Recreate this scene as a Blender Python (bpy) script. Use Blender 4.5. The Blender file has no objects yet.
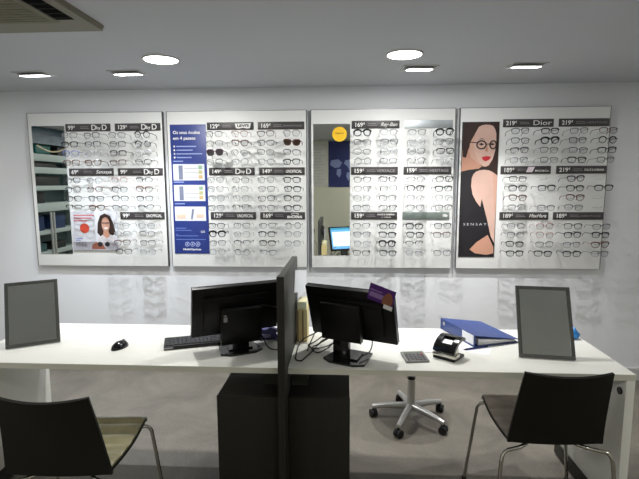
import bpy, bmesh, math, random
from mathutils import Vector, Matrix, Euler
random.seed(7)
scene = bpy.context.scene
COL = scene.collection
R = math.radians
PI = math.pi

# ---------------------------------------------------------------- camera
cam_d = bpy.data.cameras.new('camera')
cam = bpy.data.objects.new('camera', cam_d); COL.objects.link(cam)
cam_d.sensor_fit = 'HORIZONTAL'; cam_d.sensor_width = 36.0
cam_d.lens = 463.86 / 639.0 * 36.0
cam_d.clip_start = 0.02
_r = Vector((0.99838296, 0.05673975, -0.00347355)); _u = Vector((-0.00351974, 0.12268877, 0.99243895)); _f = Vector((-0.05673691, 0.99082191, -0.12269009))
m = Matrix((( _r.x, _u.x, -_f.x, 2.537), (_r.y, _u.y, -_f.y, -3.6913), (_r.z, _u.z, -_f.z, 1.5746), (0, 0, 0, 1)))
cam.matrix_world = m
scene.camera = cam

# ---------------------------------------------------------------- exposure, world, room light
scene.view_settings.view_transform = 'Standard'
scene.view_settings.look = 'None'
scene.view_settings.exposure = 0.07
scene.view_settings.gamma = 1.0
scene.view_settings.use_curve_mapping = False
scene.cycles.transparent_max_bounces = 32
scene.cycles.max_bounces = 8
scene.cycles.diffuse_bounces = 5
scene.cycles.caustics_reflective = False
scene.cycles.caustics_refractive = False
W = bpy.data.worlds.new('world'); scene.world = W; W.use_nodes = True
W.node_tree.nodes['Background'].inputs[0].default_value = (0.8, 0.85, 0.9, 1)
W.node_tree.nodes['Background'].inputs[1].default_value = 0.15
SPOT_W, SPOT_COL = 72.0, (1.0, 0.985, 0.965)      # adjustable wall spots
DOWN_W, DOWN_COL = 15.5, (1.0, 0.985, 0.955)      # round downlights over the desk
FILL_W = 9.5                                    # unseen round downlights, added as fill light

# ---------------------------------------------------------------- materials
def lin(c):
    return tuple(((v / 255.0) / 12.92 if v / 255.0 <= 0.04045 else ((v / 255.0 + 0.055) / 1.055) ** 2.4) for v in c) + (1.0,)
MATS = {}
def mat(name, rgb, rough=0.5, metal=0.0, spec=0.5, noise=0.0, nscale=20.0, bump=0.0, bscale=200.0, alpha=None, emit=None, estr=1.0, coat=0.0, stretch=None):
    if name in MATS: return MATS[name]
    M = bpy.data.materials.new(name); M.use_nodes = True
    nt = M.node_tree; b = nt.nodes['Principled BSDF']
    col = lin(rgb)
    b.inputs['Base Color'].default_value = col
    b.inputs['Roughness'].default_value = rough
    b.inputs['Metallic'].default_value = metal
    b.inputs['Specular IOR Level'].default_value = spec
    if coat: b.inputs['Coat Weight'].default_value = coat
    tc = nt.nodes.new('ShaderNodeTexCoord')
    src = tc.outputs['Object']
    if stretch:
        mp = nt.nodes.new('ShaderNodeMapping'); mp.inputs['Scale'].default_value = stretch
        nt.links.new(src, mp.inputs['Vector']); src = mp.outputs['Vector']
    if noise:
        n = nt.nodes.new('ShaderNodeTexNoise'); n.inputs['Scale'].default_value = nscale; n.inputs['Detail'].default_value = 5
        nt.links.new(src, n.inputs['Vector'])
        rp = nt.nodes.new('ShaderNodeValToRGB')
        rp.color_ramp.elements[0].position = 0.3; rp.color_ramp.elements[1].position = 0.7
        rp.color_ramp.elements[0].color = tuple(v * (1 - noise) for v in col[:3]) + (1,)
        rp.color_ramp.elements[1].color = tuple(min(1, v * (1 + noise)) for v in col[:3]) + (1,)
        nt.links.new(n.outputs['Fac'], rp.inputs[0]); nt.links.new(rp.outputs[0], b.inputs['Base Color'])
    if bump:
        n2 = nt.nodes.new('ShaderNodeTexNoise'); n2.inputs['Scale'].default_value = bscale
        nt.links.new(src, n2.inputs['Vector'])
        bp = nt.nodes.new('ShaderNodeBump'); bp.inputs['Strength'].default_value = bump; bp.inputs['Distance'].default_value = 0.002
        nt.links.new(n2.outputs['Fac'], bp.inputs['Height']); nt.links.new(bp.outputs[0], b.inputs['Normal'])
    if emit:
        b.inputs['Emission Color'].default_value = lin(emit); b.inputs['Emission Strength'].default_value = estr
    MATS[name] = M
    return M
def clear_mat(name, tint, gloss=0.06, trans=0.9):
    if name in MATS: return MATS[name]
    M = bpy.data.materials.new(name); M.use_nodes = True; nt = M.node_tree
    out = nt.nodes['Material Output']; nt.nodes.remove(nt.nodes['Principled BSDF'])
    t = nt.nodes.new('ShaderNodeBsdfTransparent'); t.inputs[0].default_value = tuple(tint) + (1,)
    g = nt.nodes.new('ShaderNodeBsdfGlossy'); g.inputs['Roughness'].default_value = 0.3
    x = nt.nodes.new('ShaderNodeMixShader'); x.inputs[0].default_value = gloss
    nt.links.new(t.outputs[0], x.inputs[1]); nt.links.new(g.outputs[0], x.inputs[2]); nt.links.new(x.outputs[0], out.inputs[0])
    MATS[name] = M
    return M
def floor_mat():
    M = bpy.data.materials.new('vinyl_floor'); M.use_nodes = True; nt = M.node_tree; b = nt.nodes['Principled BSDF']
    b.inputs['Roughness'].default_value = 0.55
    tc = nt.nodes.new('ShaderNodeTexCoord')
    n1 = nt.nodes.new('ShaderNodeTexNoise'); n1.inputs['Scale'].default_value = 2.6; n1.inputs['Detail'].default_value = 9; n1.inputs['Roughness'].default_value = 0.65; n1.inputs['Distortion'].default_value = 0.8
    n2 = nt.nodes.new('ShaderNodeTexNoise'); n2.inputs['Scale'].default_value = 70; n2.inputs['Detail'].default_value = 3
    nt.links.new(tc.outputs['Object'], n1.inputs['Vector']); nt.links.new(tc.outputs['Object'], n2.inputs['Vector'])
    r1 = nt.nodes.new('ShaderNodeValToRGB'); e = r1.color_ramp.elements
    e[0].position = 0.3; e[0].color = lin((95, 91, 83)); e[1].position = 0.72; e[1].color = lin((128, 122, 112))
    r2 = nt.nodes.new('ShaderNodeValToRGB'); e = r2.color_ramp.elements
    e[0].position = 0.35; e[0].color = (0.86, 0.86, 0.86, 1); e[1].position = 0.65; e[1].color = (1, 1, 1, 1)
    mx = nt.nodes.new('ShaderNodeMixRGB'); mx.blend_type = 'MULTIPLY'; mx.inputs[0].default_value = 1.0
    nt.links.new(n1.outputs['Fac'], r1.inputs[0]); nt.links.new(n2.outputs['Fac'], r2.inputs[0])
    nt.links.new(r1.outputs[0], mx.inputs[1]); nt.links.new(r2.outputs[0], mx.inputs[2]); nt.links.new(mx.outputs[0], b.inputs['Base Color'])
    return M
wall_m = mat('wall_paint', (224, 226, 230), 0.85, spec=0.2, bump=0.06, bscale=90)
rear_m = mat('rear_wall_paint', (205, 204, 185), 0.85, spec=0.2, bump=0.06, bscale=90)
ceil_m = mat('ceiling_paint', (204, 207, 212), 0.9, spec=0.1, bump=0.04, bscale=120)
floor_m = floor_mat()
skirt_m = mat('baseboard_paint', (190, 190, 190), 0.6)
panel_m = mat('panel_laminate', (236, 237, 236), 0.45, spec=0.4)
alu_m = mat('panel_aluminium', (120, 120, 122), 0.4, metal=0.6)
alu_dark = mat('panel_edge_dark', (62, 60, 60), 0.5, metal=0.3)
strip_m = mat('strip_charcoal', (62, 58, 60), 0.45)
strip_silver = mat('strip_silver', (186, 192, 196), 0.45, metal=0.85, noise=0.12, nscale=9, stretch=(1, 1, .2))
strip_green = mat('strip_grey_green', (150, 162, 158), 0.45, metal=0.8, noise=0.12, nscale=9, stretch=(1, 1, .2))
print_white = mat('print_white', (238, 238, 236), 0.6)
print_grey = mat('print_grey', (150, 148, 150), 0.6)
print_dark = mat('print_dark', (50, 50, 55), 0.6)
navy_m = mat('print_blue', (42, 60, 134), 0.4)
mirror_m = mat('mirror_glass', (244, 247, 245), 0.01, metal=1.0)
desk_m = mat('desk_laminate', (233, 233, 226), 0.38, spec=0.4, noise=0.02, nscale=8, stretch=(1, 12, 1))
edgeshade_m = mat('desk_edge_shade', (205, 205, 192), 0.5)  # darker than the laminate: shading of the front edge put into the colour
char_m = mat('charcoal_laminate', (38, 37, 33), 0.5, spec=.3, noise=0.05, nscale=40)
div_m = mat('divider_laminate', (60, 61, 57), 0.5)
black_m = mat('black_plastic', (10, 10, 11), 0.38, spec=.35)
black_gloss = mat('black_gloss', (12, 12, 14), 0.15)
black_rub = mat('black_rubber', (22, 22, 24), 0.7)
key_m = mat('key_black', (30, 30, 33), 0.5)
frame_m = mat('mirror_frame_grey', (66, 67, 64), 0.45)
chair_m = mat('chair_shell_black', (17, 17, 14), 0.5, spec=.3)
olive_m = mat('seat_olive_vinyl', (142, 137, 106), 0.22, noise=0.15, nscale=14, bump=0.5, bscale=45)
greyseat_m = mat('seat_grey_fabric', (172, 162, 152), 0.6, noise=0.12, nscale=20, bump=0.4, bscale=120)
chrome_m = mat('chrome', (205, 203, 196), 0.16, metal=1.0)
silver_m = mat('polished_aluminium', (200, 200, 198), 0.35, metal=0.75)
paper_m = mat('paper_white', (240, 240, 242), 0.7)
binder_m = mat('binder_blue', (38, 66, 130), 0.38)
purple_m = mat('card_purple', (84, 38, 120), 0.4)
lilac_m = mat('card_lilac', (150, 120, 178), 0.4)
acrylic_m = clear_mat('clear_acrylic', (0.93, 0.95, 0.95), 0.12)
lens_m = clear_mat('lens_clear', (0.94, 0.945, 0.95), 0.03)
lens_dark = clear_mat('lens_smoke', (0.10, 0.08, 0.11), 0.08)
lens_brown = clear_mat('lens_brown', (0.16, 0.08, 0.05), 0.08)
skin_m = mat('print_skin', (214, 178, 164), 0.5, noise=.08, nscale=6)
skin2_m = mat('print_skin_shade', (196, 146, 124), 0.5)
hair_m = mat('print_hair', (52, 34, 30), 0.5)
noir_m = mat('print_black', (34, 32, 36), 0.5)
lip_m = mat('print_red', (186, 34, 48), 0.5)
lamp_m = mat('lamp_glow', (255, 252, 244), 0.5, emit=(255, 251, 240), estr=14.0)
lampcool_m = mat('lamp_glow_cool', (255, 255, 255), 0.5, emit=(248, 251, 255), estr=14.0)
trimring_m = mat('lamp_trim', (205, 205, 202), 0.5)
trimdark_m = mat('lamp_recess', (150, 150, 150), 0.6)

# ---------------------------------------------------------------- mesh helpers
def link(name, me, m=None, parent=None, smooth=False):
    o = bpy.data.objects.new(name, me); COL.objects.link(o)
    if m is not None and not me.materials: me.materials.append(m)
    if parent is not None: o.parent = parent
    return o
class MB:
    def __init__(s): s.b = bmesh.new()
    def box(s, x0, x1, y0, y1, z0, z1, bev=0.0, M=None):
        t = bmesh.new(); bmesh.ops.create_cube(t, size=1.0)
        for v in t.verts: v.co = Vector((x0 + (v.co.x + .5) * (x1 - x0), y0 + (v.co.y + .5) * (y1 - y0), z0 + (v.co.z + .5) * (z1 - z0)))
        if bev: bmesh.ops.bevel(t, geom=list(t.edges), offset=bev, segments=2, profile=0.6, affect='EDGES')
        return s._merge(t, M)
    def _merge(s, t, M=None):
        if M is not None: t.transform(M)
        me = bpy.data.meshes.new('tmp'); t.to_mesh(me); t.free(); s.b.from_mesh(me); bpy.data.meshes.remove(me)
        return s
    def cyl(s, p0, p1, r0, r1=None, n=20, cap=True):
        r1 = r0 if r1 is None else r1; p0 = Vector(p0); p1 = Vector(p1); d = p1 - p0
        t = bmesh.new(); bmesh.ops.create_cone(t, cap_ends=cap, segments=n, radius1=r0, radius2=r1, depth=d.length)
        t.transform(Matrix.Translation((p0 + p1) / 2) @ d.to_track_quat('Z', 'Y').to_matrix().to_4x4())
        return s._merge(t)
    def sph(s, c, r, sx=1, sy=1, sz=1, n=16):
        t = bmesh.new(); bmesh.ops.create_uvsphere(t, u_segments=n, v_segments=max(6, n // 2), radius=r)
        t.transform(Matrix.Translation(c) @ Matrix.Diagonal((sx, sy, sz, 1)))
        return s._merge(t)
    def prism(s, pts, axis, a, b, M=None):
        """pts 2D polygon; axis 'y': pts are x,z extruded y a..b; 'z': x,y; 'x': y,z"""
        t = bmesh.new()
        def P(p, h): return {'y': (p[0], h, p[1]), 'z': (p[0], p[1], h), 'x': (h, p[0], p[1])}[axis]
        A = [t.verts.new(P(p, a)) for p in pts]; B = [t.verts.new(P(p, b)) for p in pts]; n = len(pts)
        t.faces.new(A); t.faces.new(B[::-1])
        for i in range(n): t.faces.new((A[i], B[i], B[(i + 1) % n], A[(i + 1) % n]))
        bmesh.ops.recalc_face_normals(t, faces=list(t.faces))
        bmesh.ops.triangulate(t, faces=[f for f in t.faces if len(f.verts) > 4])
        return s._merge(t, M)
    def tube(s, path, r, n=8, closed=False, flat=1.0):
        P = [Vector(p) for p in path]; N = len(P); rings = []; b = s.b; prev = None
        rr = r if isinstance(r, (list, tuple)) else [r] * N
        for i in range(N):
            if closed: d = (P[(i + 1) % N] - P[i - 1])
            else: d = (P[min(i + 1, N - 1)] - P[max(i - 1, 0)])
            d.normalize()
            if prev is None:
                a = Vector((0, 1, 0)) if abs(d.y) < .9 else Vector((0, 0, 1))
            else: a = prev
            u = (a - d * a.dot(d)); u.normalize(); prev = u; w = d.cross(u)
            rings.append([b.verts.new(P[i] + (u * math.cos(2 * PI * k / n) * flat + w * math.sin(2 * PI * k / n)) * rr[i]) for k in range(n)])
        for i in range(N if closed else N - 1):
            A = rings[i]; B = rings[(i + 1) % N]
            for k in range(n): b.faces.new((A[k], A[(k + 1) % n], B[(k + 1) % n], B[k]))
        if not closed:
            b.faces.new(rings[0][::-1]); b.faces.new(rings[-1])
        return s
    def grid(s, F, nu, nv, thick=0.0):
        """F(u,v)->(point); closed slab between F and F offset along normal by thick"""
        b = s.b; P = [[Vector(F(i / nu, j / nv)) for j in range(nv + 1)] for i in range(nu + 1)]
        def nrm(i, j):
            du = P[min(i + 1, nu)][j] - P[max(i - 1, 0)][j]; dv = P[i][min(j + 1, nv)] - P[i][max(j - 1, 0)]
            c = du.cross(dv); return c.normalized()
        A = [[b.verts.new(P[i][j]) for j in range(nv + 1)] for i in range(nu + 1)]
        B = [[b.verts.new(P[i][j] - nrm(i, j) * thick) for j in range(nv + 1)] for i in range(nu + 1)]
        for i in range(nu):
            for j in range(nv):
                b.faces.new((A[i][j], A[i + 1][j], A[i + 1][j + 1], A[i][j + 1])); b.faces.new((B[i][j], B[i][j + 1], B[i + 1][j + 1], B[i + 1][j]))
        for i in range(nu):
            b.faces.new((A[i][0], B[i][0], B[i + 1][0], A[i + 1][0])); b.faces.new((A[i][nv], A[i + 1][nv], B[i + 1][nv], B[i][nv]))
        for j in range(nv):
            b.faces.new((A[0][j], A[0][j + 1], B[0][j + 1], B[0][j])); b.faces.new((A[nu][j], B[nu][j], B[nu][j + 1], A[nu][j + 1]))
        return s
    def mesh(s, smooth=True, m=None):
        bmesh.ops.recalc_face_normals(s.b, faces=list(s.b.faces))
        me = bpy.data.meshes.new('m'); s.b.to_mesh(me); s.b.free()
        if smooth:
            me.polygons.foreach_set('use_smooth', [True] * len(me.polygons))
            me.set_sharp_from_angle(angle=R(38))
        if m is not None: me.materials.append(m)
        return me
    def obj(s, name, m, parent=None, smooth=True):
        me = s.mesh(smooth, m); me.name = name
        return link(name, me, None, parent)
def arc(c, r, a0, a1, n, f):
    return [f(c[0] + r * math.cos(a0 + (a1 - a0) * i / n), c[1] + r * math.sin(a0 + (a1 - a0) * i / n)) for i in range(n + 1)]
def tag(o, label=None, cat=None, group=None, kind=None):
    if label: o['label'] = label
    if cat: o['category'] = cat
    if group: o['group'] = group
    if kind: o['kind'] = kind
    return o
def thing(name, label, cat, loc, rz=0.0, group=None):
    o = bpy.data.objects.new(name, None); COL.objects.link(o); o.empty_display_size = 0.05
    o.location = loc; o.rotation_euler = (0, 0, rz)
    return tag(o, label, cat, group)
def structure(name, mb, m):
    return tag(mb.obj(name, m, smooth=False), kind='structure')
def fillet(pts, r, n=5):
    """round the inner corners of a polyline"""
    P = [Vector(p) for p in pts]; out = [P[0]]
    for i in range(1, len(P) - 1):
        a = (P[i - 1] - P[i]); b = (P[i + 1] - P[i]); d = min(r, a.length * .48, b.length * .48); a.normalize(); b.normalize()
        A = P[i] + a * d; B = P[i] + b * d
        for k in range(n + 1):
            t = k / n; out.append(A * (1 - t) ** 2 + P[i] * 2 * t * (1 - t) + B * t * t)
    out.append(P[-1]); return out
def text(name, body, x, z, y, size, m, parent, width=None, align='LEFT', bold=0.0, ex=0.0003, shear=0.0, loc_mat=None):
    c = bpy.data.curves.new('t', 'FONT'); c.body = body; c.size = size; c.extrude = ex; c.align_x = align; c.offset = bold; c.shear = shear; c.resolution_u = 3
    o = bpy.data.objects.new('t', c); COL.objects.link(o)
    bpy.context.view_layer.update()
    me = bpy.data.meshes.new_from_object(o); bpy.data.objects.remove(o); bpy.data.curves.remove(c)
    xs = [v.co.x for v in me.vertices]
    if width and xs:
        w0 = max(xs) - min(xs); k = width / w0
        for v in me.vertices: v.co.x *= k
    for v in me.vertices: v.co = Vector((v.co.x, -v.co.z, v.co.y))
    me.materials.clear(); me.materials.append(m); me.name = name
    o = link(name, me, None, parent); o.location = (x, y, z)
    if loc_mat is not None: o.matrix_local = loc_mat @ Matrix.Translation((x, y, z))
    return o

# ---------------------------------------------------------------- room shell (display wall is Y = -0.018)
CZ = 2.3009
XL, XR, YB, YF = -1.75, 6.2, -4.6, -0.018
structure('floor', MB().box(XL - .1, XR + .1, YB - .1, YF + .1, -0.1, 0.0), floor_m)
structure('ceiling', MB().box(XL - .1, XR + .1, YB - .1, YF + .1, CZ, CZ + .1), ceil_m)
structure('wall_back', MB().box(XL - .1, XR + .1, YF, YF + .1, 0, CZ), wall_m)
structure('wall_left', MB().box(XL - .1, XL, YB, YF, 0, CZ), wall_m)
structure('wall_right', MB().box(XR, XR + .1, YB, YF, 0, CZ), wall_m)
structure('wall_front', MB().box(XL - .1, XR + .1, YB - .1, YB, 0, CZ), rear_m)
structure('baseboard_back', MB().box(XL, XR, YF - .014, YF, 0.0, 0.1, .002), skirt_m)
structure('baseboard_front', MB().box(XL, XR, YB, YB + .014, 0.0, 0.1, .002), skirt_m)

# ---------------------------------------------------------------- ceiling lamps
def add_light(name, kind, loc, energy, color, parent, **kw):
    d = bpy.data.lights.new(name, kind); d.energy = energy; d.color = color
    for k, v in kw.items():
        if k != 'rot': setattr(d, k, v)
    o = bpy.data.objects.new(name, d); COL.objects.link(o); o.parent = parent; o.location = loc
    if 'rot' in kw: o.rotation_euler = kw['rot']
    return o
def downlight(x, y, label, watts, color=DOWN_COL):
    t = thing('round_downlight', label, 'ceiling lamp', (x, y, CZ), 0, 'round ceiling downlights')
    ring = MB(); ring.tube([(math.cos(a) * .102, math.sin(a) * .102, -.003) for a in [2 * PI * i / 40 for i in range(40)]], .006, 8, True)
    ring.obj('trim_ring', trimring_m, t)
    MB().cyl((0, 0, -.006), (0, 0, -.0005), .095, .097, 40).obj('diffuser', lamp_m, t)
    add_light('lamp_light', 'AREA', (0, 0, -.012), watts, color, t, shape='DISK', size=.09)
    return t
downlight(1.440, -.893, 'round glowing downlight above the left desk, beside the ceiling air unit', DOWN_W)
downlight(2.868, -.903, 'round glowing downlight above the right desk', DOWN_W)
for i, (x, y) in enumerate([(-.6, -3.3), (.6, -3.7), (3.1, -3.9), (4.8, -3.7), (5.4, -2.6), (-.6, -1.4), (5.3, -1.0)]):  # out-of-view downlights added to brighten the room, the shelves and the reflections
    downlight(x, y, ['added unseen fill downlight in front of the shop shelves', 'added unseen fill downlight behind the air unit', 'added unseen fill downlight just behind the viewer', 'added unseen fill downlight on the right customer side',
                     'added unseen fill downlight at the far right of the room', 'added unseen fill downlight beyond the left desk end', 'added unseen fill downlight beyond the right desk end'][i], {0: 14.0, 5: 12.0, 4: 2.5, 6: 2.5}.get(i, FILL_W))
def wall_spot(x, y, label, rz=0.0, colr=SPOT_COL):
    t = thing('wall_spotlight', label, 'ceiling spotlight', (x, y, CZ), rz, 'adjustable wall spotlights')
    f = MB()
    for a in ((-.112, .112, -.076, -.064), (-.112, .112, .064, .076), (-.112, -.099, -.064, .064), (.099, .112, -.064, .064)): f.box(a[0], a[1], a[2], a[3], -.005, 0, .001)
    f.obj('trim_frame', trimring_m, t)
    MB().box(-.099, .099, -.064, .064, -.003, -.0005).obj('recess', trimdark_m, t)
    h = MB(); Mt = Matrix.Translation((0, .0, -.007)) @ Matrix.Rotation(R(9), 4, 'X')
    h.box(-.082, .082, -.053, .053, -.005, .004, .002, Mt); h.obj('lamp_head', trimring_m, t)
    g = MB(); g.box(-.075, .075, -.046, .046, -.009, -.0052, .001, Mt); g.obj('glowing_lens', lampcool_m, t)
    # beam towards the display wall
    add_light('beam', 'SPOT', (0, .01, -.035), SPOT_W, colr, t, spot_size=R(92), spot_blend=1.0, shadow_soft_size=.010, rot=(R(5), 0, -rz))
    return t
wall_spot(.452, -.585, 'leftmost glowing rectangular spotlight in the ceiling, above the panel with the shop mirror', R(-3), (0.86, 0.93, 1.0))
wall_spot(1.09, -.575, 'glowing rectangular spotlight just below left of the round lamp above the left desk', R(-3), (0.90, 0.95, 1.0))
wall_spot(3.003, -.570, 'glowing rectangular spotlight just beside the round lamp above the right desk', R(4))
wall_spot(3.664, -.594, 'rightmost glowing rectangular spotlight in the ceiling, above the poster of a woman', R(4))

# ---------------------------------------------------------------- ceiling air conditioner
ac = thing('air_conditioner', 'grey four-way air conditioning cassette recessed in the ceiling', 'air conditioner', (.935, -1.965, CZ), 0)
ac_frame = mat('ac_plastic', (132, 128, 112), 0.55); ac_grille = mat('ac_grille', (112, 108, 84), 0.6); ac_lip = mat('ac_lip', (108, 106, 104), 0.5)
b = MB(); S = .475
b.prism([(-S, -S), (S, -S), (S, S), (-S, S)], 'z', -.012, 0)
b.prism([(-S + .004, -S + .004), (S - .004, -S + .004), (S - .004, S - .004), (-S + .004, S - .004)], 'z', -.026, -.012)
b.obj('housing', ac_frame, ac)
for k in (0, 2, 3):
    Mr = Matrix.Rotation(k * PI / 2, 4, 'Z')
    if k % 2 == 1 or True:
        q = MB()
        if k in (1, 3) or k == 2: pass
        q.box(.352, .430, -.31, .31, -.0275, -.0255, .0, Mr); q.obj('air_slot', mat('ac_void', (8, 8, 8), .9, spec=.05), ac)
        q = MB()
        for j in range(12): q.box(.354, .428, -.29 + j * .052, -.287 + j * .052, -.029, -.0275, 0, Mr)
        q.obj('slot_vane', mat('ac_vane', (44, 44, 42), .7), ac)
q = MB(); q.box(-.345, .345, -.345, .345, -.029, -.0255, .001)
for j in range(24): q.box(-.32, .32, -.32 + j * .0275, -.314 + j * .0275, -.0305, -.029)
q.obj('intake_grille', ac_grille, ac)

# ---------------------------------------------------------------- display panels
PW, PZ0, PZ1, FACE = 1.0999, .9005, 2.1235, -.05
SZ = [(1.980, 2.038), (1.632, 1.690), (1.284, 1.341)]
ROWS = [[1.935, 1.867, 1.797, 1.728], [1.592, 1.525, 1.455, 1.383], [1.245, 1.180, 1.110, 1.040]]
COLS = [.428, .607, .805, .995]
COLP = [[.428, .605, .800, .995], [.418, .609, .806, 1.002], [.393, .588, .788, .994], [.398, .608, .808, 1.011]]
def art(name, pts, rect, y, m, parent, th=.0006):
    x0, x1, z0, z1 = rect
    q = MB(); q.prism([(x0 + u * (x1 - x0), z1 - v * (z1 - z0)) for u, v in pts], 'y', y - th, y)
    return q.obj(name, m, parent, smooth=False)
def disc_pts(cu, cv, ru, rv, n=20): return [(cu + ru * math.cos(2 * PI * i / n), cv + rv * math.sin(2 * PI * i / n)) for i in range(n)]
def header(p, x0, x1, zz, price, brand, kind='text'):
    z0, z1 = zz; m = {'silver': strip_silver, 'green': strip_green}.get(kind, strip_m)
    q = MB(); q.box(x0, x1, FACE - .006, FACE, z0, z1, .0015); s = q.obj('header_strip', m, p)
    if kind == 'silver': s['label'] = 'brushed silver header strip without print'; return s
    yy = FACE - .0062; W_ = x1 - x0
    if kind == 'green':
        s['label'] = 'grey green metallic header strip with small white mark'
        q = MB(); q.prism([(x0 + W_ * .86, z0 + .022), (x0 + W_ * .95, z0 + .018), (x0 + W_ * .965, z0 + .032), (x0 + W_ * .90, z0 + .044), (x0 + W_ * .85, z0 + .038)], 'y', yy - .0006, yy); q.obj('white_mark', print_white, s)
        return s
    text('price_lettering', price, x0 + .020, z0 + .014, yy, .044, print_white, s, bold=.0011)
    text('price_lettering', '€', x0 + .020 + .0225 * len(price), z0 + .030, yy, .020, print_white, s, bold=.0006)
    q = MB()
    for j in range(2): q.box(x0 + W_ * .335, x0 + W_ * (.53 - .02 * j), yy - .0004, yy, z0 + .021 + j * .012, z0 + .0245 + j * .012)
    q.obj('fine_print', print_grey, s)
    bx = x0 + W_ * .60; bw = W_ * .35
    if kind == 'dbyd':
        text('brand_lettering', 'D', bx - .01, z0 + .009, yy, .060, print_white, s, bold=.0009)
        text('brand_lettering', 'by', bx + .033, z0 + .014, yy, .036, print_white, s, bold=.0006)
        text('brand_lettering', 'D', bx + .075, z0 + .009, yy, .060, print_white, s, bold=.0009)
    elif kind == 'bold': text('brand_lettering', brand, bx - .005, z0 + .016, yy, .034, print_white, s, width=bw, bold=.0007)
    elif kind == 'script': text('brand_lettering', brand, bx, z0 + .017, yy, .038, print_white, s, width=bw, shear=.35, bold=.0004)
    elif kind == 'serif': text('brand_lettering', brand, bx - .005, z0 + .013, yy, .050, print_white, s, width=bw * 1.03, bold=.0002)
    elif kind == 'thin': text('brand_lettering', brand, bx - .02, z0 + .021, yy, .020, print_grey, s, width=bw * 1.15)
    elif kind == 'small': text('brand_lettering', brand, bx - .015, z0 + .021, yy, .022, print_white, s, width=bw * 1.12, bold=.0003)
    elif kind == 'spaced': text('brand_lettering', brand, bx - .02, z0 + .018, yy, .030, print_grey, s, width=bw * 1.12, bold=.0004)
    elif kind == 'two':
        text('brand_lettering', brand.split('|')[0], bx - .01, z0 + .033, yy, .017, print_white, s, width=bw * 1.05, bold=.0003)
        text('brand_lettering', brand.split('|')[1], bx + .02, z0 + .013, yy, .014, print_white, s, width=bw * .6)
    elif kind == 'tab':
        q = MB(); q.prism([(bx, z0 + .047), (bx + bw, z0 + .050), (bx + bw - .010, z0 + .012), (bx + bw * .75, z0 + .009), (bx + bw * .5, z0 + .015), (bx + bw * .25, z0 + .009), (bx + .010, z0 + .012)], 'y', yy - .0006, yy); q.obj('logo_tab', print_white, s)
        text('brand_lettering', brand, bx + .018, z0 + .022, yy - .0008, .026, strip_m, s, width=bw - .036, bold=.0012)
    elif kind == 'boxed':
        q = MB(); q.tube([(bx + bw * .5 + .030 * math.cos(a), yy, z0 + .040 + .009 * math.sin(a)) for a in [2 * PI * i / 20 for i in range(20)]], .002, 5, True); q.obj('logo_oval', print_white, s)
        text('brand_lettering', brand, bx, z0 + .011, yy, .024, print_white, s, width=bw * .95, bold=.0010)
    elif kind == 'logo':
        q = MB(); q.prism([(bx - .035, z0 + .012), (bx + .012, z0 + .012), (bx + .030, z0 + .053), (bx - .018, z0 + .053)], 'y', yy - .0006, yy); q.obj('logo_patch', mat('print_pale_pink', (232, 218, 226), .5), s)
        text('brand_lettering', brand, bx + .032, z0 + .016, yy, .020, print_white, s, width=bw * .8, bold=.0003)
    return s
P_LABEL = ['leftmost white display panel of eyeglasses, with narrow shop mirror and price poster',
           'white display panel of eyeglasses with a tall blue price sheet',
           'white display panel of eyeglasses with a mirror bearing a round yellow sticker',
           'rightmost white display panel of eyeglasses, with tall poster of a woman in black']
HEAD = [[(.315, .680, 0, '99', '', 'dbyd'), (.717, 1.083, 0, '129', '', 'dbyd'), (.320, .686, 1, '69', 'Sensaya', 'script'), (.722, 1.087, 1, '99', '', 'dbyd'), (.722, 1.086, 2, '99', 'UNOFFICIAL', 'bold')],
        [(.322, .688, 0, '129', "LEVI'S", 'tab'), (.722, 1.083, 0, '169', 'ARMANI EXCHANGE', 'thin'), (.327, .690, 1, '149', '', 'dbyd'), (.727, 1.084, 1, '149', 'UNOFFICIAL', 'bold'), (.330, .693, 2, '129', 'UNOFFICIAL', 'bold'), (.727, 1.084, 2, '169', 'BOSS', 'boxed')],
        [(.315, .678, 0, '169', 'Ray-Ban', 'script'), (.716, 1.077, 0, '', '', 'silver'), (.312, .672, 1, '159', 'VERSACE', 'spaced'), (.714, 1.077, 1, '159', 'HERITAGE', 'spaced'), (.314, .672, 2, '159', 'DOLCE & GABBANA|EYEWEAR', 'two'), (.712, 1.072, 2, '', '', 'green')],
        [(.318, .688, 0, '219', 'Dior', 'serif'), (.726, 1.091, 0, '219', 'HERITAGE', 'thin'), (.315, .686, 1, '189', 'MAX&Co.', 'logo'), (.727, 1.093, 1, '219', 'DOLCE & GABBANA', 'small'), (.321, .687, 2, '189', 'MaxMara', 'script'), (.722, 1.093, 2, '189', 'HERITAGE', 'thin')]]
PANELS = []
peg_me = None
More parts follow.
